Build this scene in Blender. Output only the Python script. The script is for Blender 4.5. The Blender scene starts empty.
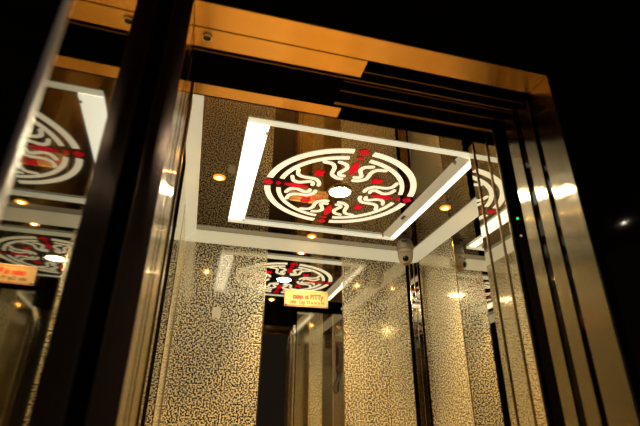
import bpy, bmesh, math, random
from mathutils import Vector, Matrix
sc = bpy.context.scene
col = sc.collection
random.seed(4)
Z0 = 1.30                                   # height of the lens above the floor

# ------------------------------------------------------------------ materials
def new_mat(name):
    m = bpy.data.materials.new(name); m.use_nodes = True
    nt = m.node_tree
    b = nt.nodes['Principled BSDF']
    return m, nt, b
def simple(name, colr, rough=.5, metal=0.0, emit=None, es=0.0, spec=.5):
    m, nt, b = new_mat(name)
    b.inputs['Base Color'].default_value = (*colr, 1)
    b.inputs['Roughness'].default_value = rough
    b.inputs['Metallic'].default_value = metal
    b.inputs['Specular IOR Level'].default_value = spec
    if emit:
        b.inputs['Emission Color'].default_value = (*emit, 1)
        b.inputs['Emission Strength'].default_value = es
    return m
def noise(nt, scale, detail=2, rough=.5, stretch=None):
    tc = nt.nodes.new('ShaderNodeTexCoord')
    n = nt.nodes.new('ShaderNodeTexNoise')
    n.inputs['Scale'].default_value = scale
    n.inputs['Detail'].default_value = detail
    n.inputs['Roughness'].default_value = rough
    if stretch:
        mp = nt.nodes.new('ShaderNodeMapping'); mp.inputs['Scale'].default_value = stretch
        nt.links.new(tc.outputs['Object'], mp.inputs['Vector']); nt.links.new(mp.outputs[0], n.inputs['Vector'])
    else:
        nt.links.new(tc.outputs['Object'], n.inputs['Vector'])
    return n
def ramp(nt, src, stops):
    r = nt.nodes.new('ShaderNodeValToRGB')
    el = r.color_ramp.elements
    while len(el) < len(stops): el.new(.5)
    for e, (p, c) in zip(el, stops):
        e.position = p; e.color = (*c, 1)
    nt.links.new(src, r.inputs['Fac'])
    return r
def mirror(name, colr, rough=.02):
    m, nt, b = new_mat(name)
    b.inputs['Metallic'].default_value = 1
    b.inputs['Roughness'].default_value = rough
    n = noise(nt, 3, 3)
    lo = tuple(c*.93 for c in colr)
    r = ramp(nt, n.outputs['Fac'], [(.3, lo), (.7, colr)])
    nt.links.new(r.outputs['Color'], b.inputs['Base Color'])
    return m
def etched(name, scale=190, dark=(.5, .48, .43), pale=(.86, .79, .62), thr=.5, prough=.5):
    """mirror steel etched with a fine maze of matt flecks"""
    m, nt, b = new_mat(name)
    n = noise(nt, scale, 1.3, .5)
    t = nt.nodes.new('ShaderNodeMapRange')
    t.inputs['From Min'].default_value = thr-.025; t.inputs['From Max'].default_value = thr+.025
    nt.links.new(n.outputs['Fac'], t.inputs['Value'])
    b.inputs['Base Color'].default_value = (*dark, 1)
    b.inputs['Metallic'].default_value = 1
    b.inputs['Roughness'].default_value = .077
    b2 = nt.nodes.new('ShaderNodeBsdfPrincipled')
    b2.inputs['Base Color'].default_value = (*pale, 1)
    b2.inputs['Metallic'].default_value = .35
    b2.inputs['Roughness'].default_value = prough
    mx = nt.nodes.new('ShaderNodeMixShader')
    nt.links.new(t.outputs['Result'], mx.inputs['Fac'])
    nt.links.new(b.outputs[0], mx.inputs[1]); nt.links.new(b2.outputs[0], mx.inputs[2])
    nt.links.new(mx.outputs[0], nt.nodes['Material Output'].inputs['Surface'])
    return m
def hairline(name, colr, across, spread=.28, rough=.10, axis=1, stretch=(1, 400, 1)):
    """brushed steel: hair-fine grooves tilt the surface across the grain, so reflections smear that way only"""
    m, nt, b = new_mat(name)
    b.inputs['Metallic'].default_value = 1
    b.inputs['Roughness'].default_value = rough
    tc = nt.nodes.new('ShaderNodeTexCoord'); sp = nt.nodes.new('ShaderNodeSeparateXYZ'); nt.links.new(tc.outputs['Object'], sp.inputs[0])
    tilt = None
    for k in (1.0, 1.37):
        mu = nt.nodes.new('ShaderNodeMath'); mu.operation = 'MULTIPLY'; mu.inputs[1].default_value = 977.0*k; nt.links.new(sp.outputs[axis], mu.inputs[0])
        wn = nt.nodes.new('ShaderNodeTexWhiteNoise'); wn.noise_dimensions = '1D'; nt.links.new(mu.outputs[0], wn.inputs['W'])
        ad = nt.nodes.new('ShaderNodeMath'); ad.operation = 'MULTIPLY_ADD'; ad.inputs[1].default_value = spread; ad.inputs[2].default_value = -spread/2
        nt.links.new(wn.outputs['Value'], ad.inputs[0])
        if tilt is None: tilt = ad
        else:
            su = nt.nodes.new('ShaderNodeMath'); su.operation = 'ADD'; nt.links.new(tilt.outputs[0], su.inputs[0]); nt.links.new(ad.outputs[0], su.inputs[1]); tilt = su
    sc_ = nt.nodes.new('ShaderNodeVectorMath'); sc_.operation = 'SCALE'; sc_.inputs[0].default_value = across; nt.links.new(tilt.outputs[0], sc_.inputs['Scale'])
    ge = nt.nodes.new('ShaderNodeNewGeometry')
    av = nt.nodes.new('ShaderNodeVectorMath'); av.operation = 'ADD'; nt.links.new(ge.outputs['Normal'], av.inputs[0]); nt.links.new(sc_.outputs[0], av.inputs[1])
    no = nt.nodes.new('ShaderNodeVectorMath'); no.operation = 'NORMALIZE'; nt.links.new(av.outputs[0], no.inputs[0])
    nt.links.new(no.outputs[0], b.inputs['Normal'])
    n = noise(nt, 1.0, 3, .6, stretch)
    r = ramp(nt, n.outputs['Fac'], [(.25, tuple(c*.85 for c in colr)), (.75, colr)])
    nt.links.new(r.outputs['Color'], b.inputs['Base Color'])
    return m
def stone(name, a, c, rough, scale=30):
    m, nt, b = new_mat(name)
    n = noise(nt, scale, 5, .65)
    r = ramp(nt, n.outputs['Fac'], [(.35, a), (.68, c)])
    nt.links.new(r.outputs['Color'], b.inputs['Base Color'])
    b.inputs['Roughness'].default_value = rough
    return m

M = {}
M['mirror'] = mirror('mirror steel', (.78, .75, .68))
M['smoke'] = mirror('smoked mirror', (.40, .36, .30), .03)
M['ceil'] = mirror('dark mirror ceiling', (.33, .29, .235), .015)
M['etch'] = etched('etched mirror steel', 134, (.54, .50, .41), (.95, .87, .62), .5, .45)
M['etch_back'] = M['etch']
M['jamb'] = hairline('hairline steel jamb', (.70, .62, .44), (0, 1, 0), .36, .09, 1, (1, 500, 2))
M['head'] = hairline('hairline steel header', (.78, .55, .26), (0, 1, 0), .5, .12, 1, (2, 500, 1))
M['casing'] = hairline('brown steel casing', (.70, .52, .42), (1, 0, 0), .3, .16, 0, (500, 1, 2))
M['groove'] = simple('black groove', (.006, .0055, .005), .7, 0, None, 0, .05)
M['black'] = stone('black polished granite', (.006, .006, .006), (.016, .015, .014), .05, 60)
M['pit'] = simple('black painted steel', (.004, .0035, .003), .8, 0, None, 0, .0)
M['rail'] = simple('dull rail steel', (.16, .115, .06), .4, .9)
M['bead'] = simple('bright brass coloured bead', (.90, .72, .45), .18, 1)
M['steel'] = simple('bright steel edge', (.80, .78, .74), .2, 1)
M['edge'] = simple('satin steel edge', (.85, .80, .74), .4, .7)
M['cornice'] = simple('cream cornice with added glow', (.84, .82, .70), .4, 0, (1, .96, .64), .38)  # own glow put into the trim to lift it to pale cream
M['floor_car'] = stone('warm stone floor', (.64, .45, .18), (.76, .56, .26), .35, 25)
M['floor_hall'] = stone('hall stone floor', (.26, .17, .08), (.36, .25, .13), .35, 25)
M['hall'] = simple('dark hall paint', (.02, .017, .013), .8)
M['red'] = simple('red translucent acrylic', (.65, .005, .02), .25, 0, (.80, .002, .02), .55)
M['opal'] = simple('opal acrylic pattern', (.85, .80, .66), .3, 0, (1, .90, .62), 1.0)
M['lens'] = simple('white lamp', (1, 1, 1), .3, 0, (1, .88, .60), 430)
M['amber'] = simple('amber lamp', (1, .7, .3), .3, 0, (1, .50, .11), 4)
M['hot'] = simple('hot amber lamp', (1, .8, .4), .3, 0, (1, .58, .16), 160)
M['amber_ring'] = simple('amber lamp rim', (1, .6, .2), .3, 0, (1, .30, .02), 1.2)
M['hall_lamp'] = simple('warm hall lamp', (1, .9, .7), .3, 0, (1, .82, .62), 110)
M['chrome'] = simple('lamp bezel', (.75, .62, .42), .2, 1)
M['strip_hi'] = simple('bright light strip', (.9, .88, .8), .3, 0, (1, .97, .78), 1.7)
M['strip_mid'] = simple('light strip', (.85, .83, .74), .25, 0, (1, .96, .68), .66)
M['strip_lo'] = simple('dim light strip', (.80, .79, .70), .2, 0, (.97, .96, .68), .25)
M['cam_body'] = simple('taupe camera plastic', (.60, .50, .36), .4)
M['cam_cap'] = simple('brown camera plastic', (.40, .32, .23), .45)
M['cam_dark'] = simple('dark camera plastic', (.03, .025, .02), .3)
M['glass'] = simple('camera lens glass', (.01, .01, .012), .05)
M['led'] = simple('green light', (.0, .5, .1), .4, 0, (0, 1, .2), 1.5)
M['led_w'] = simple('pale light', (.5, .4, .3), .4, 0, (1, .75, .5), .5)
M['sign'] = simple('pale orange sign board', (.30, .225, .15), .55)
M['sign_red'] = simple('red sign lettering', (.32, .010, .004), .6)
M['sign_dark'] = simple('brown sign lettering', (.07, .03, .012), .6)
M['paper'] = simple('pale paper', (.85, .80, .62), .6)
M['sticker_blue'] = simple('blue sticker', (.10, .25, .65), .4)
M['sticker_white'] = simple('white sticker', (.85, .88, .90), .4)
M['phone'] = simple('brown handset plastic', (.16, .07, .03), .3)

# ------------------------------------------------------------------ mesh helpers
def box(bm, x0, x1, y0, y1, z0, z1):
    vs = [bm.verts.new((x, y, z)) for x in (x0, x1) for y in (y0, y1) for z in (z0, z1)]
    for f in ((0,1,3,2),(4,6,7,5),(0,4,5,1),(2,3,7,6),(0,2,6,4),(1,5,7,3)):
        bm.faces.new([vs[i] for i in f])
def prism(bm, pts, axis, a, b):
    """closed outline pts (2D) swept along axis from a to b"""
    def P(p, t): return {'x': (t, p[0], p[1]), 'y': (p[0], t, p[1]), 'z': (p[0], p[1], t)}[axis]
    v0 = [bm.verts.new(P(p, a)) for p in pts]; v1 = [bm.verts.new(P(p, b)) for p in pts]
    n = len(pts)
    bm.faces.new(v0); bm.faces.new(v1[::-1])
    for i in range(n): bm.faces.new([v0[i], v1[i], v1[(i+1) % n], v0[(i+1) % n]])
def lathe(bm, prof, seg=32, mat=None):
    """prof: list of (r, z) turned about z"""
    rings = []
    for r, z in prof:
        if r < 1e-6: rings.append([bm.verts.new((0, 0, z))])
        else: rings.append([bm.verts.new((r*math.cos(2*math.pi*i/seg), r*math.sin(2*math.pi*i/seg), z)) for i in range(seg)])
    for A, B in zip(rings, rings[1:]):
        for i in range(seg):
            j = (i+1) % seg
            if len(A) == 1 and len(B) == 1: continue
            if len(A) == 1: bm.faces.new([A[0], B[i], B[j]])
            elif len(B) == 1: bm.faces.new([A[i], B[0], A[j]])
            else: bm.faces.new([A[i], B[i], B[j], A[j]])
    if mat is not None: bmesh.ops.transform(bm, matrix=mat, verts=[v for R in rings for v in R])
def tube(bm, pts, r, seg=8, taper=None):
    pts = [Vector(p) for p in pts]; rings = []
    up = Vector((.3, .2, 1)).normalized()
    for i, p in enumerate(pts):
        d = (pts[min(i+1, len(pts)-1)]-pts[max(i-1, 0)]).normalized()
        a = d.cross(up).normalized(); c = d.cross(a).normalized()
        rr = r if taper is None else taper[i]
        rings.append([bm.verts.new(p+a*rr*math.cos(2*math.pi*k/seg)+c*rr*math.sin(2*math.pi*k/seg)) for k in range(seg)])
    for A, B in zip(rings, rings[1:]):
        for k in range(seg): bm.faces.new([A[k], A[(k+1) % seg], B[(k+1) % seg], B[k]])
    bm.faces.new(rings[0]); bm.faces.new(rings[-1][::-1])
def spline(pts, n=6):
    P = [Vector((*p, 0)) if len(p) == 2 else Vector(p) for p in pts]; out = []
    Q = [P[0]*2-P[1]]+P+[P[-1]*2-P[-2]]
    for i in range(1, len(Q)-2):
        for k in range(n):
            t = k/n
            out.append(.5*((2*Q[i])+(Q[i+1]-Q[i-1])*t+(2*Q[i-1]-5*Q[i]+4*Q[i+1]-Q[i+2])*t*t+(-Q[i-1]+3*Q[i]-3*Q[i+1]+Q[i+2])*t**3))
    out.append(P[-1]); return out
def outline(bm, pts, z0, z1):
    """solid plate from a closed 2D outline"""
    prism(bm, [(p[0], p[1]) for p in pts], 'z', z0, z1)
def ribbon(bm, pts, w, z0, z1):
    """round-ended stroke of width w along 2D pts, thickness z0..z1"""
    L, R = [], []
    for i, p in enumerate(pts):
        d = pts[min(i+1, len(pts)-1)]-pts[max(i-1, 0)]; d = Vector((d.x, d.y, 0)).normalized(); n = Vector((-d.y, d.x, 0))
        ww = w/2
        L.append(p+n*ww); R.append(p-n*ww)
    def cap(c, d, n):
        return [c+(n*math.cos(a)+d*math.sin(a))*w/2 for a in (math.pi/4, math.pi/2, 3*math.pi/4)]
    d1 = (pts[-1]-pts[-2]).normalized(); d0 = (pts[0]-pts[1]).normalized()
    poly = L+cap(pts[-1], d1, Vector((-d1.y, d1.x, 0)))+R[::-1]+cap(pts[0], d0, Vector((-d0.y, d0.x, 0)))
    # strips, not one n-gon, so concave strokes fill correctly
    n = len(L)
    def strip(z):
        vl = [bm.verts.new((p.x, p.y, z)) for p in L]; vr = [bm.verts.new((p.x, p.y, z)) for p in R]
        for i in range(n-1): bm.faces.new([vl[i], vl[i+1], vr[i+1], vr[i]])
        c1 = [bm.verts.new((p.x, p.y, z)) for p in cap(pts[-1], d1, Vector((-d1.y, d1.x, 0)))]
        c0 = [bm.verts.new((p.x, p.y, z)) for p in cap(pts[0], d0, Vector((-d0.y, d0.x, 0)))]
        bm.faces.new([vl[-1]]+c1+[vr[-1]]); bm.faces.new([vr[0]]+c0+[vl[0]])
        return vl+c1+vr[::-1]+c0
    a = strip(z0); b = strip(z1)
    m = len(a)
    for i in range(m): bm.faces.new([a[i], a[(i+1) % m], b[(i+1) % m], b[i]])
def arc_band(bm, r, w, a0, a1, z0, z1, n=28):
    pts_o = [((r+w/2)*math.cos(a), (r+w/2)*math.sin(a)) for a in [a0+(a1-a0)*i/n for i in range(n+1)]]
    pts_i = [((r-w/2)*math.cos(a), (r-w/2)*math.sin(a)) for a in [a0+(a1-a0)*i/n for i in range(n+1)]]
    V = [[bm.verts.new((*p, z)) for p in pp] for z in (z0, z1) for pp in (pts_o, pts_i)]
    o0, i0, o1, i1 = V
    for k in range(n):
        bm.faces.new([o0[k], o0[k+1], i0[k+1], i0[k]]); bm.faces.new([o1[k], o1[k+1], i1[k+1], i1[k]])
        bm.faces.new([o0[k], o0[k+1], o1[k+1], o1[k]]); bm.faces.new([i0[k], i0[k+1], i1[k+1], i1[k]])
    bm.faces.new([o0[0], i0[0], i1[0], o1[0]]); bm.faces.new([o0[n], i0[n], i1[n], o1[n]])
def link(name, bm, m, parent=None, loc=None, rot=None, bevel=0, smooth=False):
    bmesh.ops.recalc_face_normals(bm, faces=bm.faces)
    me = bpy.data.meshes.new(name); bm.to_mesh(me); bm.free()
    me.materials.append(m)
    if smooth:
        for p in me.polygons: p.use_smooth = True
    o = bpy.data.objects.new(name, me); col.objects.link(o)
    if loc: o.location = loc
    if rot: o.rotation_euler = rot
    if parent: o.parent = parent
    if bevel:
        b = o.modifiers.new('bevel', 'BEVEL'); b.width = bevel; b.segments = 2; b.limit_method = 'ANGLE'
    if smooth:
        b = o.modifiers.new('edges', 'EDGE_SPLIT'); b.split_angle = math.radians(38)
    return o
def boxes(name, L, m, parent=None, bevel=0, loc=None):
    bm = bmesh.new()
    for b in L: box(bm, *b)
    return link(name, bm, m, parent, loc, None, bevel)
def thing(name, label, cat, loc=(0, 0, 0), group=None, rot=None):
    o = bpy.data.objects.new(name, None); col.objects.link(o); o.location = loc; o.empty_display_size = .05
    if rot: o.rotation_euler = rot
    return tag(o, label, cat, group)
def tag(o, label, cat, group=None, kind=None):
    o['label'] = label; o['category'] = cat
    if group: o['group'] = group
    if kind: o['kind'] = kind
    return o
def struct(name, L, m, bevel=0):
    o = boxes(name, L, m, None, bevel); o['kind'] = 'structure'; return o

# ------------------------------------------------------------------ measures (x right, y into the car, heights above the floor)
ZC = Z0+1.0                                   # car ceiling
XL, XR, YB = -.12, 1.215, 2.415               # faces of the car wall panels
CL, CR, CB = -.07, 1.165, 2.365               # where the cornice meets the ceiling
YF = 1.08                                     # inner face of the car front
JL, JR, ZH = -.087, .765, Z0+.8155            # door opening
YW = .717                                     # front face of the hall wall

# ------------------------------------------------------------------ setting
struct('floor', [(-1.6, 3.6, -2.6, .90, -.06, 0)], M['floor_hall'])
struct('floor.001', [(XL-.06, XR+.06, .95, YB+.06, -.06, 0)], M['floor_car'])
struct('ceiling', [(XL-.06, XR+.06, 1.04, YB+.06, ZC, ZC+.04)], M['ceil'])
struct('ceiling.001', [(-1.6, 3.6, -2.6, YW, 2.86, 2.92)], M['hall'])
struct('wall_left', [(XL-.06, XL-.008, .95, YB+.06, 0, ZC)], M['pit'])
struct('wall_right', [(XR+.008, XR+.06, .95, YB+.06, 0, ZC)], M['pit'])
struct('wall_back', [(XL-.008, XR+.008, YB+.008, YB+.06, 0, ZC)], M['pit'])
struct('wall_front', [(JR+.03, XR+.008, 1.045, YF-.008, 0, ZC), (XL-.008, JR+.03, 1.034, 1.046, Z0+.836, ZC)], M['pit'])
# hall wall with the landing opening
struct('wall_hall', [(JR+.004, 3.6, YW+.003, .895, 0, 2.86), (-.30, JR+.004, YW+.003, .895, ZH+.06, 2.86), (-1.6, JL-.055, YW+.003, .895, 0, 2.86)], M['black'])

# trim: cornices around the car ceiling
def cornice(name, pts, axis, a, b):
    bm = bmesh.new(); prism(bm, pts, axis, a, b)
    o = link(name, bm, M['cornice']); o['kind'] = 'structure'; return o
cornice('trim_1', [(CL, ZC), (CL, ZC-.004), (XL, ZC-.05), (XL-.007, ZC-.05), (XL-.007, ZC)], 'y', YF, YB+.007)
cornice('trim_2', [(CR, ZC), (CR, ZC-.004), (XR, ZC-.05), (XR+.007, ZC-.05), (XR+.007, ZC)], 'y', YF, YB+.007)
cornice('trim_3', [(CB, ZC), (CB, ZC-.004), (YB, ZC-.05), (YB+.007, ZC-.05), (YB+.007, ZC)], 'x', XL, XR)

# ------------------------------------------------------------------ wall panels
ZP = ZC-.052
def panel(wall, a0, a1, style, label, group=None):
    if wall == 'back':
        t = thing('wall_panel', label, 'wall panel', ((a0+a1)/2, YB, .02))
        def B(u0, u1, d0, d1, z0, z1): return (u0-(a0+a1)/2, u1-(a0+a1)/2, d0, d1, z0-.02, z1-.02)
    else:
        X = XL if wall == 'left' else XR
        t = thing('wall_panel', label, 'wall panel', (X, (a0+a1)/2, .02))
        s = -1 if wall == 'left' else 1
        def B(u0, u1, d0, d1, z0, z1):
            e0, e1 = sorted((s*d0, s*d1)); return (e0, e1, u0-(a0+a1)/2, u1-(a0+a1)/2, z0-.02, z1-.02)
    boxes('panel_sheet', [B(a0+.003, a1-.003, 0, .006, .02, ZP)], M[style], t)
    for u in (a0, a1-.003):
        boxes('edge_trim', [B(u, u+.003, -.002, .006, .02, ZP)], M['bead'], t)
    return t
panel('back', XL+.002, .324, 'etch', 'speckled etched steel panel on the back wall, left of the plain mirror panel')
panel('back', .324, .761, 'mirror', 'plain mirror panel on the back wall behind the orange sign')
panel('back', .761, 1.153, 'etch', 'speckled etched steel panel on the back wall, below the camera and right of the sign')
panel('right', 1.97, 2.35, 'etch', 'speckled etched panel on the right wall, next to the black corner gap')
panel('right', 1.525, 1.97, 'mirror', 'plain mirror panel on the right wall, middle of its three panels')
panel('right', YF+.004, 1.525, 'etch', 'speckled panel on the right wall, nearest the door, seen mainly in reflections')
panel('left', 1.97, YB-.004, 'etch', 'speckled panel on the left wall next to the back corner, seen edge-on')
panel('left', 1.60, 1.97, 'smoke', 'plain mirror panel on the left wall, middle of its three panels')
panel('left', YF+.004, 1.60, 'pit', 'matt black panel standing in for the dark gap on the left wall nearest the door, seen edge-on beside the jamb')  # black sheet added to stand in for the open dark gap beside the jamb
# corner strip between back and right panels
t = thing('corner_strip', 'narrow dark corner strip with bright edges between back and right wall panels', 'corner strip', (XR, YB, .02))
bm = bmesh.new(); prism(bm, [(.006, .006), (-.034, .006), (-.034, .002), (.002, -.034), (.006, -.034)], 'z', 0, ZP-.02); link('strip_sheet', bm, M['smoke'], t)
bm = bmesh.new(); tube(bm, [(-.0185, -.0185, 0), (-.0185, -.0185, ZP-.02)], .0028, 8); link('edge_trim', bm, M['bead'], t)
bm = bmesh.new(); tube(bm, [(-.037, -.001, 0), (-.037, -.001, ZP-.02)], .0022, 8); link('edge_trim', bm, M['bead'], t)
bm = bmesh.new(); tube(bm, [(-.001, -.037, 0), (-.001, -.037, ZP-.02)], .0022, 8); link('edge_trim', bm, M['bead'], t)

# car front, the side that faces into the car (seen in the mirrors)
t = thing('front_panel', 'brushed steel front panel beside the car door, facing inside, seen in the back mirror', 'wall panel', (.99, YF, .02))
boxes('panel_sheet', [(-.205, -.10, -.007, 0, 0, ZP-.02)], M['jamb'], t)
boxes('panel_sheet', [(-.095, .01, -.007, 0, 0, ZP-.02)], M['etch'], t)
boxes('panel_sheet', [(.015, .10, -.007, 0, 0, ZP-.02)], M['smoke'], t)
boxes('panel_sheet', [(.105, .215, -.007, 0, 0, ZP-.02)], M['smoke'], t)
for u in (-.0975, .0125, .1025): boxes('edge_trim', [(u-.0025, u+.0025, -.007, .001, 0, ZP-.02)], M['bead'], t)
# wall phone on that panel
t = thing('intercom_handset', 'brown telephone handset hanging by the car door, seen in the back mirror', 'telephone', (1.14, YF, Z0+.60))
bm = bmesh.new()
pts = spline([(0, .028, .10), (.004, .038, .05), (.004, .042, 0), (.004, .038, -.05), (0, .028, -.10)])
tube(bm, pts, .014, 10, [.017 if abs(p.z) > .085 else .012 for p in pts])
link('grip', bm, M['phone'], t, smooth=True)
for z in (.092, -.092):
    bm = bmesh.new(); lathe(bm, [(0, .0), (.022, .0), (.025, .008), (.020, .022), (0, .024)], 20, Matrix.Translation((0, .006, z)) @ Matrix.Rotation(-math.pi/2, 4, 'X'))
    link('ear_cup' if z > 0 else 'mouth_cup', bm, M['phone'], t, smooth=True)
bm = bmesh.new(); box(bm, -.024, .024, 0.0005, .007, -.12, .12); link('cradle', bm, M['cam_dark'], t, bevel=.002)
bm = bmesh.new()
tube(bm, spline([(0, .02, -.112), (-.01, .028, -.17), (-.035, .03, -.22), (-.03, .028, -.27), (-.005, .022, -.27), (.0, .012, -.2), (.012, .004, -.121)]), .005, 8)
link('cord', bm, M['cam_dark'], t, smooth=True)

# ------------------------------------------------------------------ ceiling: light frame, medallion, downlights
t = thing('ceiling_light_frame', 'rectangular frame of white light strips around the ceiling medallion', 'ceiling light', (.537, 1.765, ZC))
def fr(x0, x1, y0, y1, d): return (x0-.537, x1-.537, y0-1.765, y1-1.765, -d, -.0003)
boxes('light_strip', [fr(.084, .162, 1.349, 2.16, .010)], M['strip_hi'], t, .002)
boxes('light_strip', [fr(.084, .99, 1.320, 1.349, .004)], M['strip_mid'], t, .002)
boxes('light_strip', [fr(.084, .99, 2.16, 2.195, .012)], M['strip_mid'], t, .002)
o = boxes('light_strip', [fr(.955, .988, 1.349, 2.16, .014)], M['strip_hi'], t, .002)
bm = bmesh.new(); prism(bm, [(.908-.537, -.0003), (.908-.537, -.0015), (.955-.537, -.013), (.955-.537, -.0003)], 'y', 1.349-1.765, 2.16-1.765)
o = link('sloped_lip', bm, M['strip_lo'], t); o['label'] = 'dimmer sloping inner lip of the right strip'
# screws at the frame corners
for x, y in ((.158, 1.385), (.158, 2.15), (.91, 2.15), (.91, 1.385)):
    bm = bmesh.new(); lathe(bm, [(0, -.016), (.005, -.0155), (.006, -.009), (.006, -.001)], 12, Matrix.Translation((x-.537, y-1.765, 0)))
    link('corner_screw', bm, M['cam_body'], t)
tk = thing('round_sticker', 'tiny blue and white sticker on the right light strip near the camera', 'sticker', (.925, 1.915, ZC-.0062), rot=(0, math.atan2(.0115, .047), 0))
boxes('sticker_backing', [(-.010, .010, -.022, .022, -.0008, 0)], M['sticker_white'], tk)
boxes('printed_band', [(-.006, .004, -.020, .020, -.0014, -.0009)], M['sticker_blue'], tk)

MC = (.544, 1.748)
t = thing('ceiling_medallion', 'round white and red medallion with wavy flames around a lamp on the dark ceiling', 'ceiling medallion', (*MC, ZC))
t.scale = (.972, .972, 1)
za, zb = -.0030, -.0003
def rings(name, r, w, gap):
    bm = bmesh.new()
    for q in range(4):
        a = q*math.pi/2
        arc_band(bm, r, w, a+gap, a+math.pi/2-gap, za, zb)
    link(name, bm, M['opal'], t)
rings('outer_ring', .334, .027, math.radians(7))
rings('inner_ring', .283, .020, math.radians(9))
S_out = [(.262, 31), (.240, 24.5), (.212, 23), (.184, 26), (.160, 29.5), (.138, 28), (.119, 22), (.113, 14)]
S_in = [(.250, 17), (.232, 10.5), (.205, 8.5), (.180, 13), (.163, 18), (.145, 17), (.139, 10)]
for q in range(4):
    for sgn in (-1, 1):
        for S in (S_out, S_in):
            pts = [(r*math.cos(math.radians(90*q+sgn*a)), r*math.sin(math.radians(90*q+sgn*a))) for r, a in S]
            bm = bmesh.new(); ribbon(bm, spline(pts, 5), .0172, za, zb); link('flame_stroke', bm, M['opal'], t)
def blob(bm, cx, cy, rx, ry, ang, n=20, lob=.0, k=4):
    P = []
    for i in range(n):
        a = 2*math.pi*i/n; f = 1+lob*math.cos(k*a)
        x, y = rx*f*math.cos(a), ry*f*math.sin(a)
        P.append((cx+x*math.cos(ang)-y*math.sin(ang), cy+x*math.sin(ang)+y*math.cos(ang)))
    vs0 = [bm.verts.new((*p, za-.0006)) for p in P]; vs1 = [bm.verts.new((*p, zb)) for p in P]
    c0 = bm.verts.new((cx, cy, za-.0006)); c1 = bm.verts.new((cx, cy, zb))
    for i in range(n):
        j = (i+1) % n
        bm.faces.new([c0, vs0[i], vs0[j]]); bm.faces.new([c1, vs1[j], vs1[i]]); bm.faces.new([vs0[i], vs1[i], vs1[j], vs0[j]])
for q in range(4):
    a = q*math.pi/2
    def pol(r, off=0): return (r*math.cos(a)-off*math.sin(a), r*math.sin(a)+off*math.cos(a))
    bm = bmesh.new(); blob(bm, *pol(.334), .019, .021, a, 24, .12, 4); link('red_flower', bm, M['red'], t)
    bm = bmesh.new(); blob(bm, *pol(.288), .010, .014, a, 20, .1, 4); link('red_bud', bm, M['red'], t)
    bm = bmesh.new()
    blob(bm, *pol(.230), .026, .016, a, 26, .2, 3); blob(bm, *pol(.178), .023, .014, a+math.pi, 26, .2, 3)
    blob(bm, *pol(.205, .008), .016, .010, a); blob(bm, *pol(.205, -.008), .016, .010, a)
    link('red_torch', bm, M['red'], t)
    a += math.pi/4
    bm = bmesh.new(); blob(bm, *pol(.187), .020, .020, a, 28, .34, 4); blob(bm, *pol(.187), .026, .008, a+.5, 16)
    link('red_butterfly', bm, M['red'], t)
bm = bmesh.new(); lathe(bm, [(.052, -.0003), (.056, -.004), (.052, -.009), (.047, -.008), (.047, -.0003)], 40); link('lamp_bezel', bm, M['steel'], t, smooth=True)
bm = bmesh.new(); lathe(bm, [(.0465, -.0005), (.0465, -.006), (.03, -.008), (0, -.0085)], 40); o = link('lamp_lens', bm, M['lens'], t, smooth=True)
o['label'] = 'glowing white round lamp in the middle'

def downlight(x, y, label):
    t = thing('ceiling_downlight', label, 'downlight', (x, y, ZC), 'small amber downlights in the car ceiling')
    bm = bmesh.new(); lathe(bm, [(.017, -.0003), (.026, -.0006), (.026, -.004), (.019, -.006), (.017, -.004)], 28); link('bezel', bm, M['amber_ring'], t, smooth=True)
    bm = bmesh.new(); lathe(bm, [(.0165, -.0005), (.0165, -.003), (.009, -.005), (.009, -.003)], 24); link('reflector', bm, M['amber'], t, smooth=True)
    bm = bmesh.new(); lathe(bm, [(.0088, -.003), (.0088, -.006), (0, -.0075)], 24); link('lamp_lens', bm, M['hot'], t, smooth=True)
    L = bpy.data.lights.new('downlight_beam', 'SPOT'); L.energy = 110; L.color = (1, .58, .15); L.spot_size = math.radians(80); L.spot_blend = .9; L.shadow_soft_size = .015
    o = bpy.data.objects.new('downlight_beam', L); col.objects.link(o); o.location = (0, 0, -.012); o.parent = t
downlight(.013, 1.77, 'small amber downlight between the left wall and the brightest light strip')
downlight(.546, 2.284, 'small amber downlight between the light frame and the back wall')
downlight(1.077, 1.77, 'small amber downlight between the light frame and the right wall')
downlight(.546, 1.205, 'small amber downlight at the door side, seen only in the back mirror')

# ------------------------------------------------------------------ security camera
t = thing('security_camera', 'brown dome security camera hanging from the ceiling in the back right corner', 'security camera', (1.058, 2.20, ZC)); t.scale = (.88, .88, .90)
bm = bmesh.new(); lathe(bm, [(0, -.0005), (.036, -.0005), (.044, -.012), (.052, -.040), (.054, -.062), (.050, -.070), (0, -.070)], 32); link('mount_cap', bm, M['cam_cap'], t, smooth=True)
bm = bmesh.new(); lathe(bm, [(0, -.070), (.047, -.070), (.049, -.085), (.046, -.115), (.038, -.140), (.024, -.156), (0, -.160)], 32); link('housing', bm, M['cam_body'], t, smooth=True)
v = Vector((-1.055, -2.20, -.75)).normalized(); q = v.to_track_quat('Z', 'Y').to_matrix().to_4x4()
bm = bmesh.new(); lathe(bm, [(0, .0), (.027, .0), (.027, .050), (.024, .056), (.019, .056), (.019, .048), (0, .048)], 28, Matrix.Translation((0, 0, -.122)) @ q); link('lens_barrel', bm, M['cam_body'], t, smooth=True)
bm = bmesh.new(); lathe(bm, [(.0185, .0485), (.017, .053), (.009, .056), (0, .057)], 24, Matrix.Translation((0, 0, -.122)) @ q); link('lens_glass', bm, M['glass'], t, smooth=True)
a = math.atan2(v.y, v.x)
bm = bmesh.new(); box(bm, .043, .0545, -.016, .016, -.030, -.020); bmesh.ops.rotate(bm, cent=(0, 0, 0), matrix=Matrix.Rotation(a, 3, 'Z'), verts=bm.verts); link('slot', bm, M['cam_dark'], t)
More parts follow.
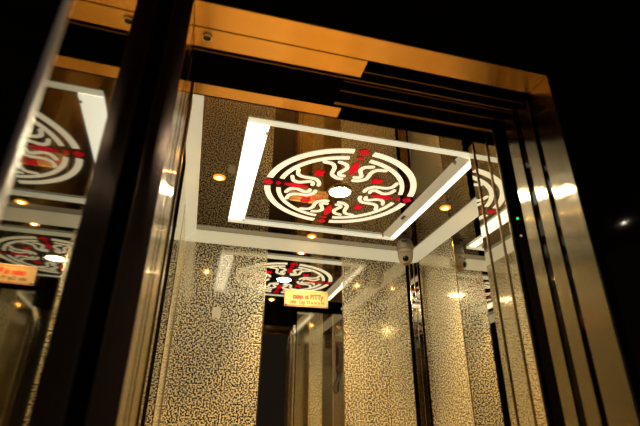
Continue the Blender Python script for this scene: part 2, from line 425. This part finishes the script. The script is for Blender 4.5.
bm = bmesh.new(); box(bm, .030, .0505, -.034, .034, -.098, -.088); bmesh.ops.rotate(bm, cent=(0, 0, 0), matrix=Matrix.Rotation(a, 3, 'Z'), verts=bm.verts); link('visor', bm, M['cam_cap'], t, bevel=.003)

# ------------------------------------------------------------------ sign and notice on the back wall
def text_mesh(name, s, size, m, parent, loc, sx=1.0, bold=0.0):
    cu = bpy.data.curves.new(name, 'FONT'); cu.body = s; cu.size = size; cu.extrude = .0003; cu.offset = bold; cu.align_x = 'CENTER'; cu.align_y = 'CENTER'
    o = bpy.data.objects.new(name, cu); col.objects.link(o)
    dg = bpy.context.evaluated_depsgraph_get(); me = bpy.data.meshes.new_from_object(o.evaluated_get(dg))
    bpy.data.objects.remove(o); bpy.data.curves.remove(cu)
    me.materials.clear(); me.materials.append(m)
    n = bpy.data.objects.new(name, me); col.objects.link(n); n.parent = parent
    n.rotation_euler = (math.pi/2, 0, 0); n.location = loc; n.scale = (sx, 1, 1)
    return n
YS = YB-.001
t = thing('hanging_sign', 'small pale orange sign with red lettering on the back mirror panel', 'sign', (.553, YS, Z0+.682), rot=(0, math.radians(-1.0), 0))
boxes('sign_board', [(-.122, .122, -.005, 0, -.046, .046)], M['sign'], t, .002)
text_mesh('sign_lettering', 'calan ni BITTy', .036, M['sign_red'], t, (.008, -.0056, .010), .82, .0022)
text_mesh('small_lettering', 'ohs  Cay Yt a w a m', .024, M['sign_dark'], t, (.005, -.0056, -.020), .95, .0008)
boxes('border_line', [(-.118, .118, -.0056, -.0051, .036, .038)], M['sign_red'], t)
boxes('border_line', [(-.118, .118, -.0056, -.0051, -.041, -.039)], M['sign_red'], t)
for x in (-.112, .112):
    for z in (-.036,):
        bm = bmesh.new(); lathe(bm, [(0, .0075), (.006, .0065), (.007, .0052)], 14, Matrix.Translation((x, 0, z)) @ Matrix.Rotation(math.pi/2, 4, 'X')); link('fixing_cap', bm, M['steel'], t)
t = boxes('paper_notice', [(-.022, .022, -.0012, 0, -.027, .027)], M['paper'], None, 0, (.084, YB-.0005, Z0+.575))
tag(t, 'small blank pale square stuck on the left speckled back panel', 'notice')

# ------------------------------------------------------------------ car entrance
def car_jamb(x, s, label):
    t = thing('car_door_jamb', label, 'door jamb', (x, .95, 0))
    for y0, y1 in ((1.058, 1.079), (.993, 1.046), (.950, .983)):
        e = sorted((0, s*.012))
        boxes('mirror_strip', [(*e, y0-.95, y1-.95, 0, ZH+.02)], M['mirror'], t)
    for y0, y1 in ((1.046, 1.058), (.983, .993), (.945, .950)):
        c = (y0+y1)/2-.95
        bm = bmesh.new(); e = sorted((s*.001, s*.012)); box(bm, *e, y0-.95, y1-.95, 0, ZH+.02); link('groove', bm, M['groove'], t)
        bm = bmesh.new(); tube(bm, [(s*.0005, c+.002, 0), (s*.0005, c+.002, ZH+.02)], .0036, 10); link('edge_bead', bm, M['bead'], t)
    return t
car_jamb(JR, 1, 'mirror polished car door jamb with gold edge lines on the right of the opening')
# safety light bar in the gap on the right
t = thing('safety_light_bar', 'black vertical light bar with tiny green light in the gap of the right jamb', 'light bar', (JR+.012, .922, 0))
boxes('bar_housing', [(-.006, .012, -.018, .019, 0.02, ZH-.02)], M['pit'], t, .002)
bm = bmesh.new(); lathe(bm, [(0, .003), (.0025, .002), (.003, 0)], 12, Matrix.Translation((-.006, .003, Z0+.519)) @ Matrix.Rotation(-math.pi/2, 4, 'Y')); o = link('green_led', bm, M['led'], t)
bm = bmesh.new(); lathe(bm, [(0, .003), (.002, .002), (.0025, 0)], 12, Matrix.Translation((-.006, .002, Z0+.470)) @ Matrix.Rotation(-math.pi/2, 4, 'Y')); o = link('pale_led', bm, M['led_w'], t)

# ------------------------------------------------------------------ landing frame
STR = ((.717, .785), (.800, .838), (.859, .897))
def jamb(name, x, s):
    o = boxes(name, [(*sorted((x+s*.006, x+s*.03)), .719, .899, 0, ZH)], M['groove']); o['kind'] = 'structure'
    for y0, y1 in STR: boxes('steel_strip', [(*sorted((x, x+s*.0055)), y0, y1, 0, ZH)], M['jamb'], o, .0012)
    return o
rj = jamb('trim_4', JR, 1)
lj = jamb('trim_5', JL, -1)
t = thing('car_door_jamb', 'dark car door jamb with one narrow polished strip behind the left landing jamb', 'door jamb', (JL, .95, 0))
boxes('dark_strip', [(-.014, -.004, -.004, .088, 0, ZH+.02)], M['groove'], t)
boxes('mirror_strip', [(-.014, -.001, .089, .129, 0, ZH+.02)], M['smoke'], t)
bm = bmesh.new(); tube(bm, [(-.002, .0885, 0), (-.002, .0885, ZH+.02)], .0022, 8); link('edge_bead', bm, M['bead'], t)
boxes('steel_strip', [(JL-.0055, JL, .899, .9425, 0, ZH)], M['jamb'], lj, .0012)
bm = bmesh.new(); tube(bm, [(JL-.001, .944, 0), (JL-.001, .944, ZH)], .0022, 8); link('edge_bead', bm, M['bead'], lj)
# left casing: brown face strip, black channel against the mirror
boxes('face_strip', [(JL-.036, JL, YW-.006, YW+.002, 0, 2.86)], M['casing'], lj, .001)
boxes('bright_edge', [(JL-.0385, JL-.036, YW-.007, YW+.002, 0, 2.86)], M['steel'], lj)
boxes('black_channel', [(JL-.056, JL-.0385, YW-.001, YW+.002, 0, 2.86)], M['groove'], lj)
# header
o = boxes('trim_6', [(JL-.05, JR+.03, .719, .79, ZH+.006, ZH+.06)], M['groove']); o['kind'] = 'structure'
boxes('soffit_strip', [(JL, JR, YW, .785, ZH, ZH+.0055)], M['head'], o, .0012)
boxes('face_plate', [(JL, JR+.001, YW-.001, YW+.002, ZH+.0055, ZH+.06)], M['black'], o)
t = thing('header_cover_plate', 'amber lit steel cover plate under the header, ending at mid opening, with a round socket', 'cover plate', (.117, .8165, ZH))
boxes('plate_sheet', [(-.204, .203, -.0285, .0285, 0, .004)], M['head'], t, .001)
boxes('plate_end', [(.198, .203, -.0285, .0285, .004, .05)], M['head'], t)
t2 = thing('key_socket', 'round steel key socket under the left end of the header plate', 'key socket', (-.0575, .811, ZH-.0002))
bm = bmesh.new(); lathe(bm, [(.0075, -.001), (.0085, -.005), (.0115, -.005), (.0125, 0), (.007, 0)], 28); link('socket_ring', bm, M['steel'], t2, smooth=True)
bm = bmesh.new(); lathe(bm, [(0, -.003), (.004, -.003), (.0045, -.0005)], 18); link('lock_core', bm, M['rail'], t2, smooth=True)
bm = bmesh.new(); lathe(bm, [(.0046, -.0006), (.0074, -.0006)], 24); link('dark_recess', bm, M['groove'], t2)
# dark pocket above the tracks and the track edges
struct('trim_7', [(JL, JR+.03, .79, 1.04, ZH+.055, ZH+.065)], M['pit'])
t = boxes('dark_cover_plate', [(JL, .282, .872, .972, ZH+.004, ZH+.010)], M['pit']); tag(t, 'black cover plate under the door header behind the amber plate', 'cover plate')
def rail(x0, y0, y1, z, lab, h=.03):
    o = boxes('door_track', [(x0, JR+.02, y0, y1, z, z+h)], M['rail']); tag(o, lab, 'door track')
rail(.325, .8235, .8255, ZH+.001, 'thin dull track edge beyond the end of the amber header plate')
rail(JL, .8555, .8590, ZH+.001, 'long thin gold track edge running the full width of the door header')
rail(.285, .869, .8705, ZH+.002, 'faint thin track edge just behind the long gold track edge')
rail(.285, .905, .9075, ZH+.002, 'thin dull track edge in the middle of the dark header gap')
rail(.285, .952, .962, ZH+.001, 'wide dull brown track edge in front of the car entrance')
# car header plate
ZK = ZH+.015
t = thing('car_header_plate', 'amber lit steel plate above the car entrance, ending at mid opening', 'cover plate', (.113, 1.01, ZK))
boxes('plate_sheet', [(-.206, .203, -.019, .024, 0, .004)], M['head'], t, .001)
boxes('plate_end', [(.199, .203, -.019, .024, .004, .045)], M['head'], t)
boxes('plate_front', [(-.206, .203, -.019, -.015, .004, .045)], M['pit'], t)

# ------------------------------------------------------------------ mirror-clad hall wall beside the opening, on the left
th = math.radians(1.05)
ya, yb = .312, YW-.003
def xm(y): return -.1395+math.tan(th)*(YW-y)
bm = bmesh.new()
prism(bm, [(xm(ya), ya), (xm(yb), yb), (xm(yb)-.004, yb), (xm(ya)-.004, ya)], 'z', 0, 2.86)
t = thing('mirror_cladding', 'dark polished mirror slab beside the doorway on the left, reflecting the lit ceiling', 'mirror', (xm(ya), ya, 0))
bmesh.ops.translate(bm, verts=bm.verts, vec=(-xm(ya), -ya, 0))
link('mirror_sheet', bm, M['smoke2'] if 'smoke2' in M else mirror('smoked hall mirror', (.215, .21, .175), .03), t)
bm = bmesh.new(); box(bm, -.0035, .0015, -.008, -.0002, 0, 2.86); o = link('bright_edge', bm, M['edge'], t, bevel=.0015); o['label'] = 'bright steel edge of the mirror slab'
struct('wall_side', [(-1.6, xm(ya)-.006, ya-.004, YW, 0, 2.86)], M['black'])

# hall downlights behind the viewer
def hall_light(x, y, label, e, r=1.0):
    t = thing('hall_downlight', label, 'downlight', (x, y, 2.86), 'downlights in the hall ceiling')
    bm = bmesh.new(); lathe(bm, [(.045*r, -.0005), (.062*r, -.001), (.062*r, -.006), (.048*r, -.008), (.045*r, -.004)], 32); link('bezel', bm, M['steel'], t, smooth=True)
    bm = bmesh.new(); lathe(bm, [(.0445*r, -.001), (.0445*r, -.004), (0, -.005)], 32); link('lamp_lens', bm, M['hall_lamp'], t, smooth=True)
    L = bpy.data.lights.new('downlight_beam', 'SPOT'); L.energy = e; L.color = (1, .72, .38); L.spot_size = math.radians(70); L.spot_blend = .8; L.shadow_soft_size = .04
    o = bpy.data.objects.new('downlight_beam', L); col.objects.link(o); o.location = (0, 0, -.02); o.parent = t
hall_light(-.25, -1.05, 'hall ceiling lamp behind the viewer, nearest the mirror slab', 40)
hall_light(1.45, -1.10, 'hall ceiling lamp behind the viewer, middle of the row', 40)
hall_light(3.16, -1.17, 'hall ceiling lamp far right behind the viewer, glinting in the black wall', 40, .3)

# ------------------------------------------------------------------ world, hall light, camera
w = bpy.data.worlds.new('World'); sc.world = w; w.use_nodes = True
bg = w.node_tree.nodes['Background']; bg.inputs[0].default_value = (.5, .37, .26, 1); bg.inputs[1].default_value = .024

cam = bpy.data.cameras.new('Camera'); co = bpy.data.objects.new('Camera', cam); col.objects.link(co)
R = ((0.96691, -0.25497, 0.00902), (-0.1193, -0.42062, 0.89936), (0.22551, 0.87067, 0.43712))
co.matrix_world = Matrix(((R[0][0], R[1][0], -R[2][0], 0), (R[0][1], R[1][1], -R[2][1], 0), (R[0][2], R[1][2], -R[2][2], Z0), (0, 0, 0, 1)))
cam.sensor_width = 36; cam.lens = 463.804*36/640; cam.clip_start = .02
cam.dof.use_dof = True; cam.dof.focus_distance = 2.2; cam.dof.aperture_fstop = 3.2
sc.camera = co
sc.view_settings.view_transform = 'Standard'; sc.view_settings.look = 'None'; sc.view_settings.exposure = 0; sc.view_settings.gamma = 1
sc.view_settings.use_curve_mapping = False
cy = sc.cycles
cy.max_bounces = 16; cy.glossy_bounces = 12; cy.diffuse_bounces = 5
cy.caustics_reflective = False; cy.caustics_refractive = False
cy.sample_clamp_indirect = 25
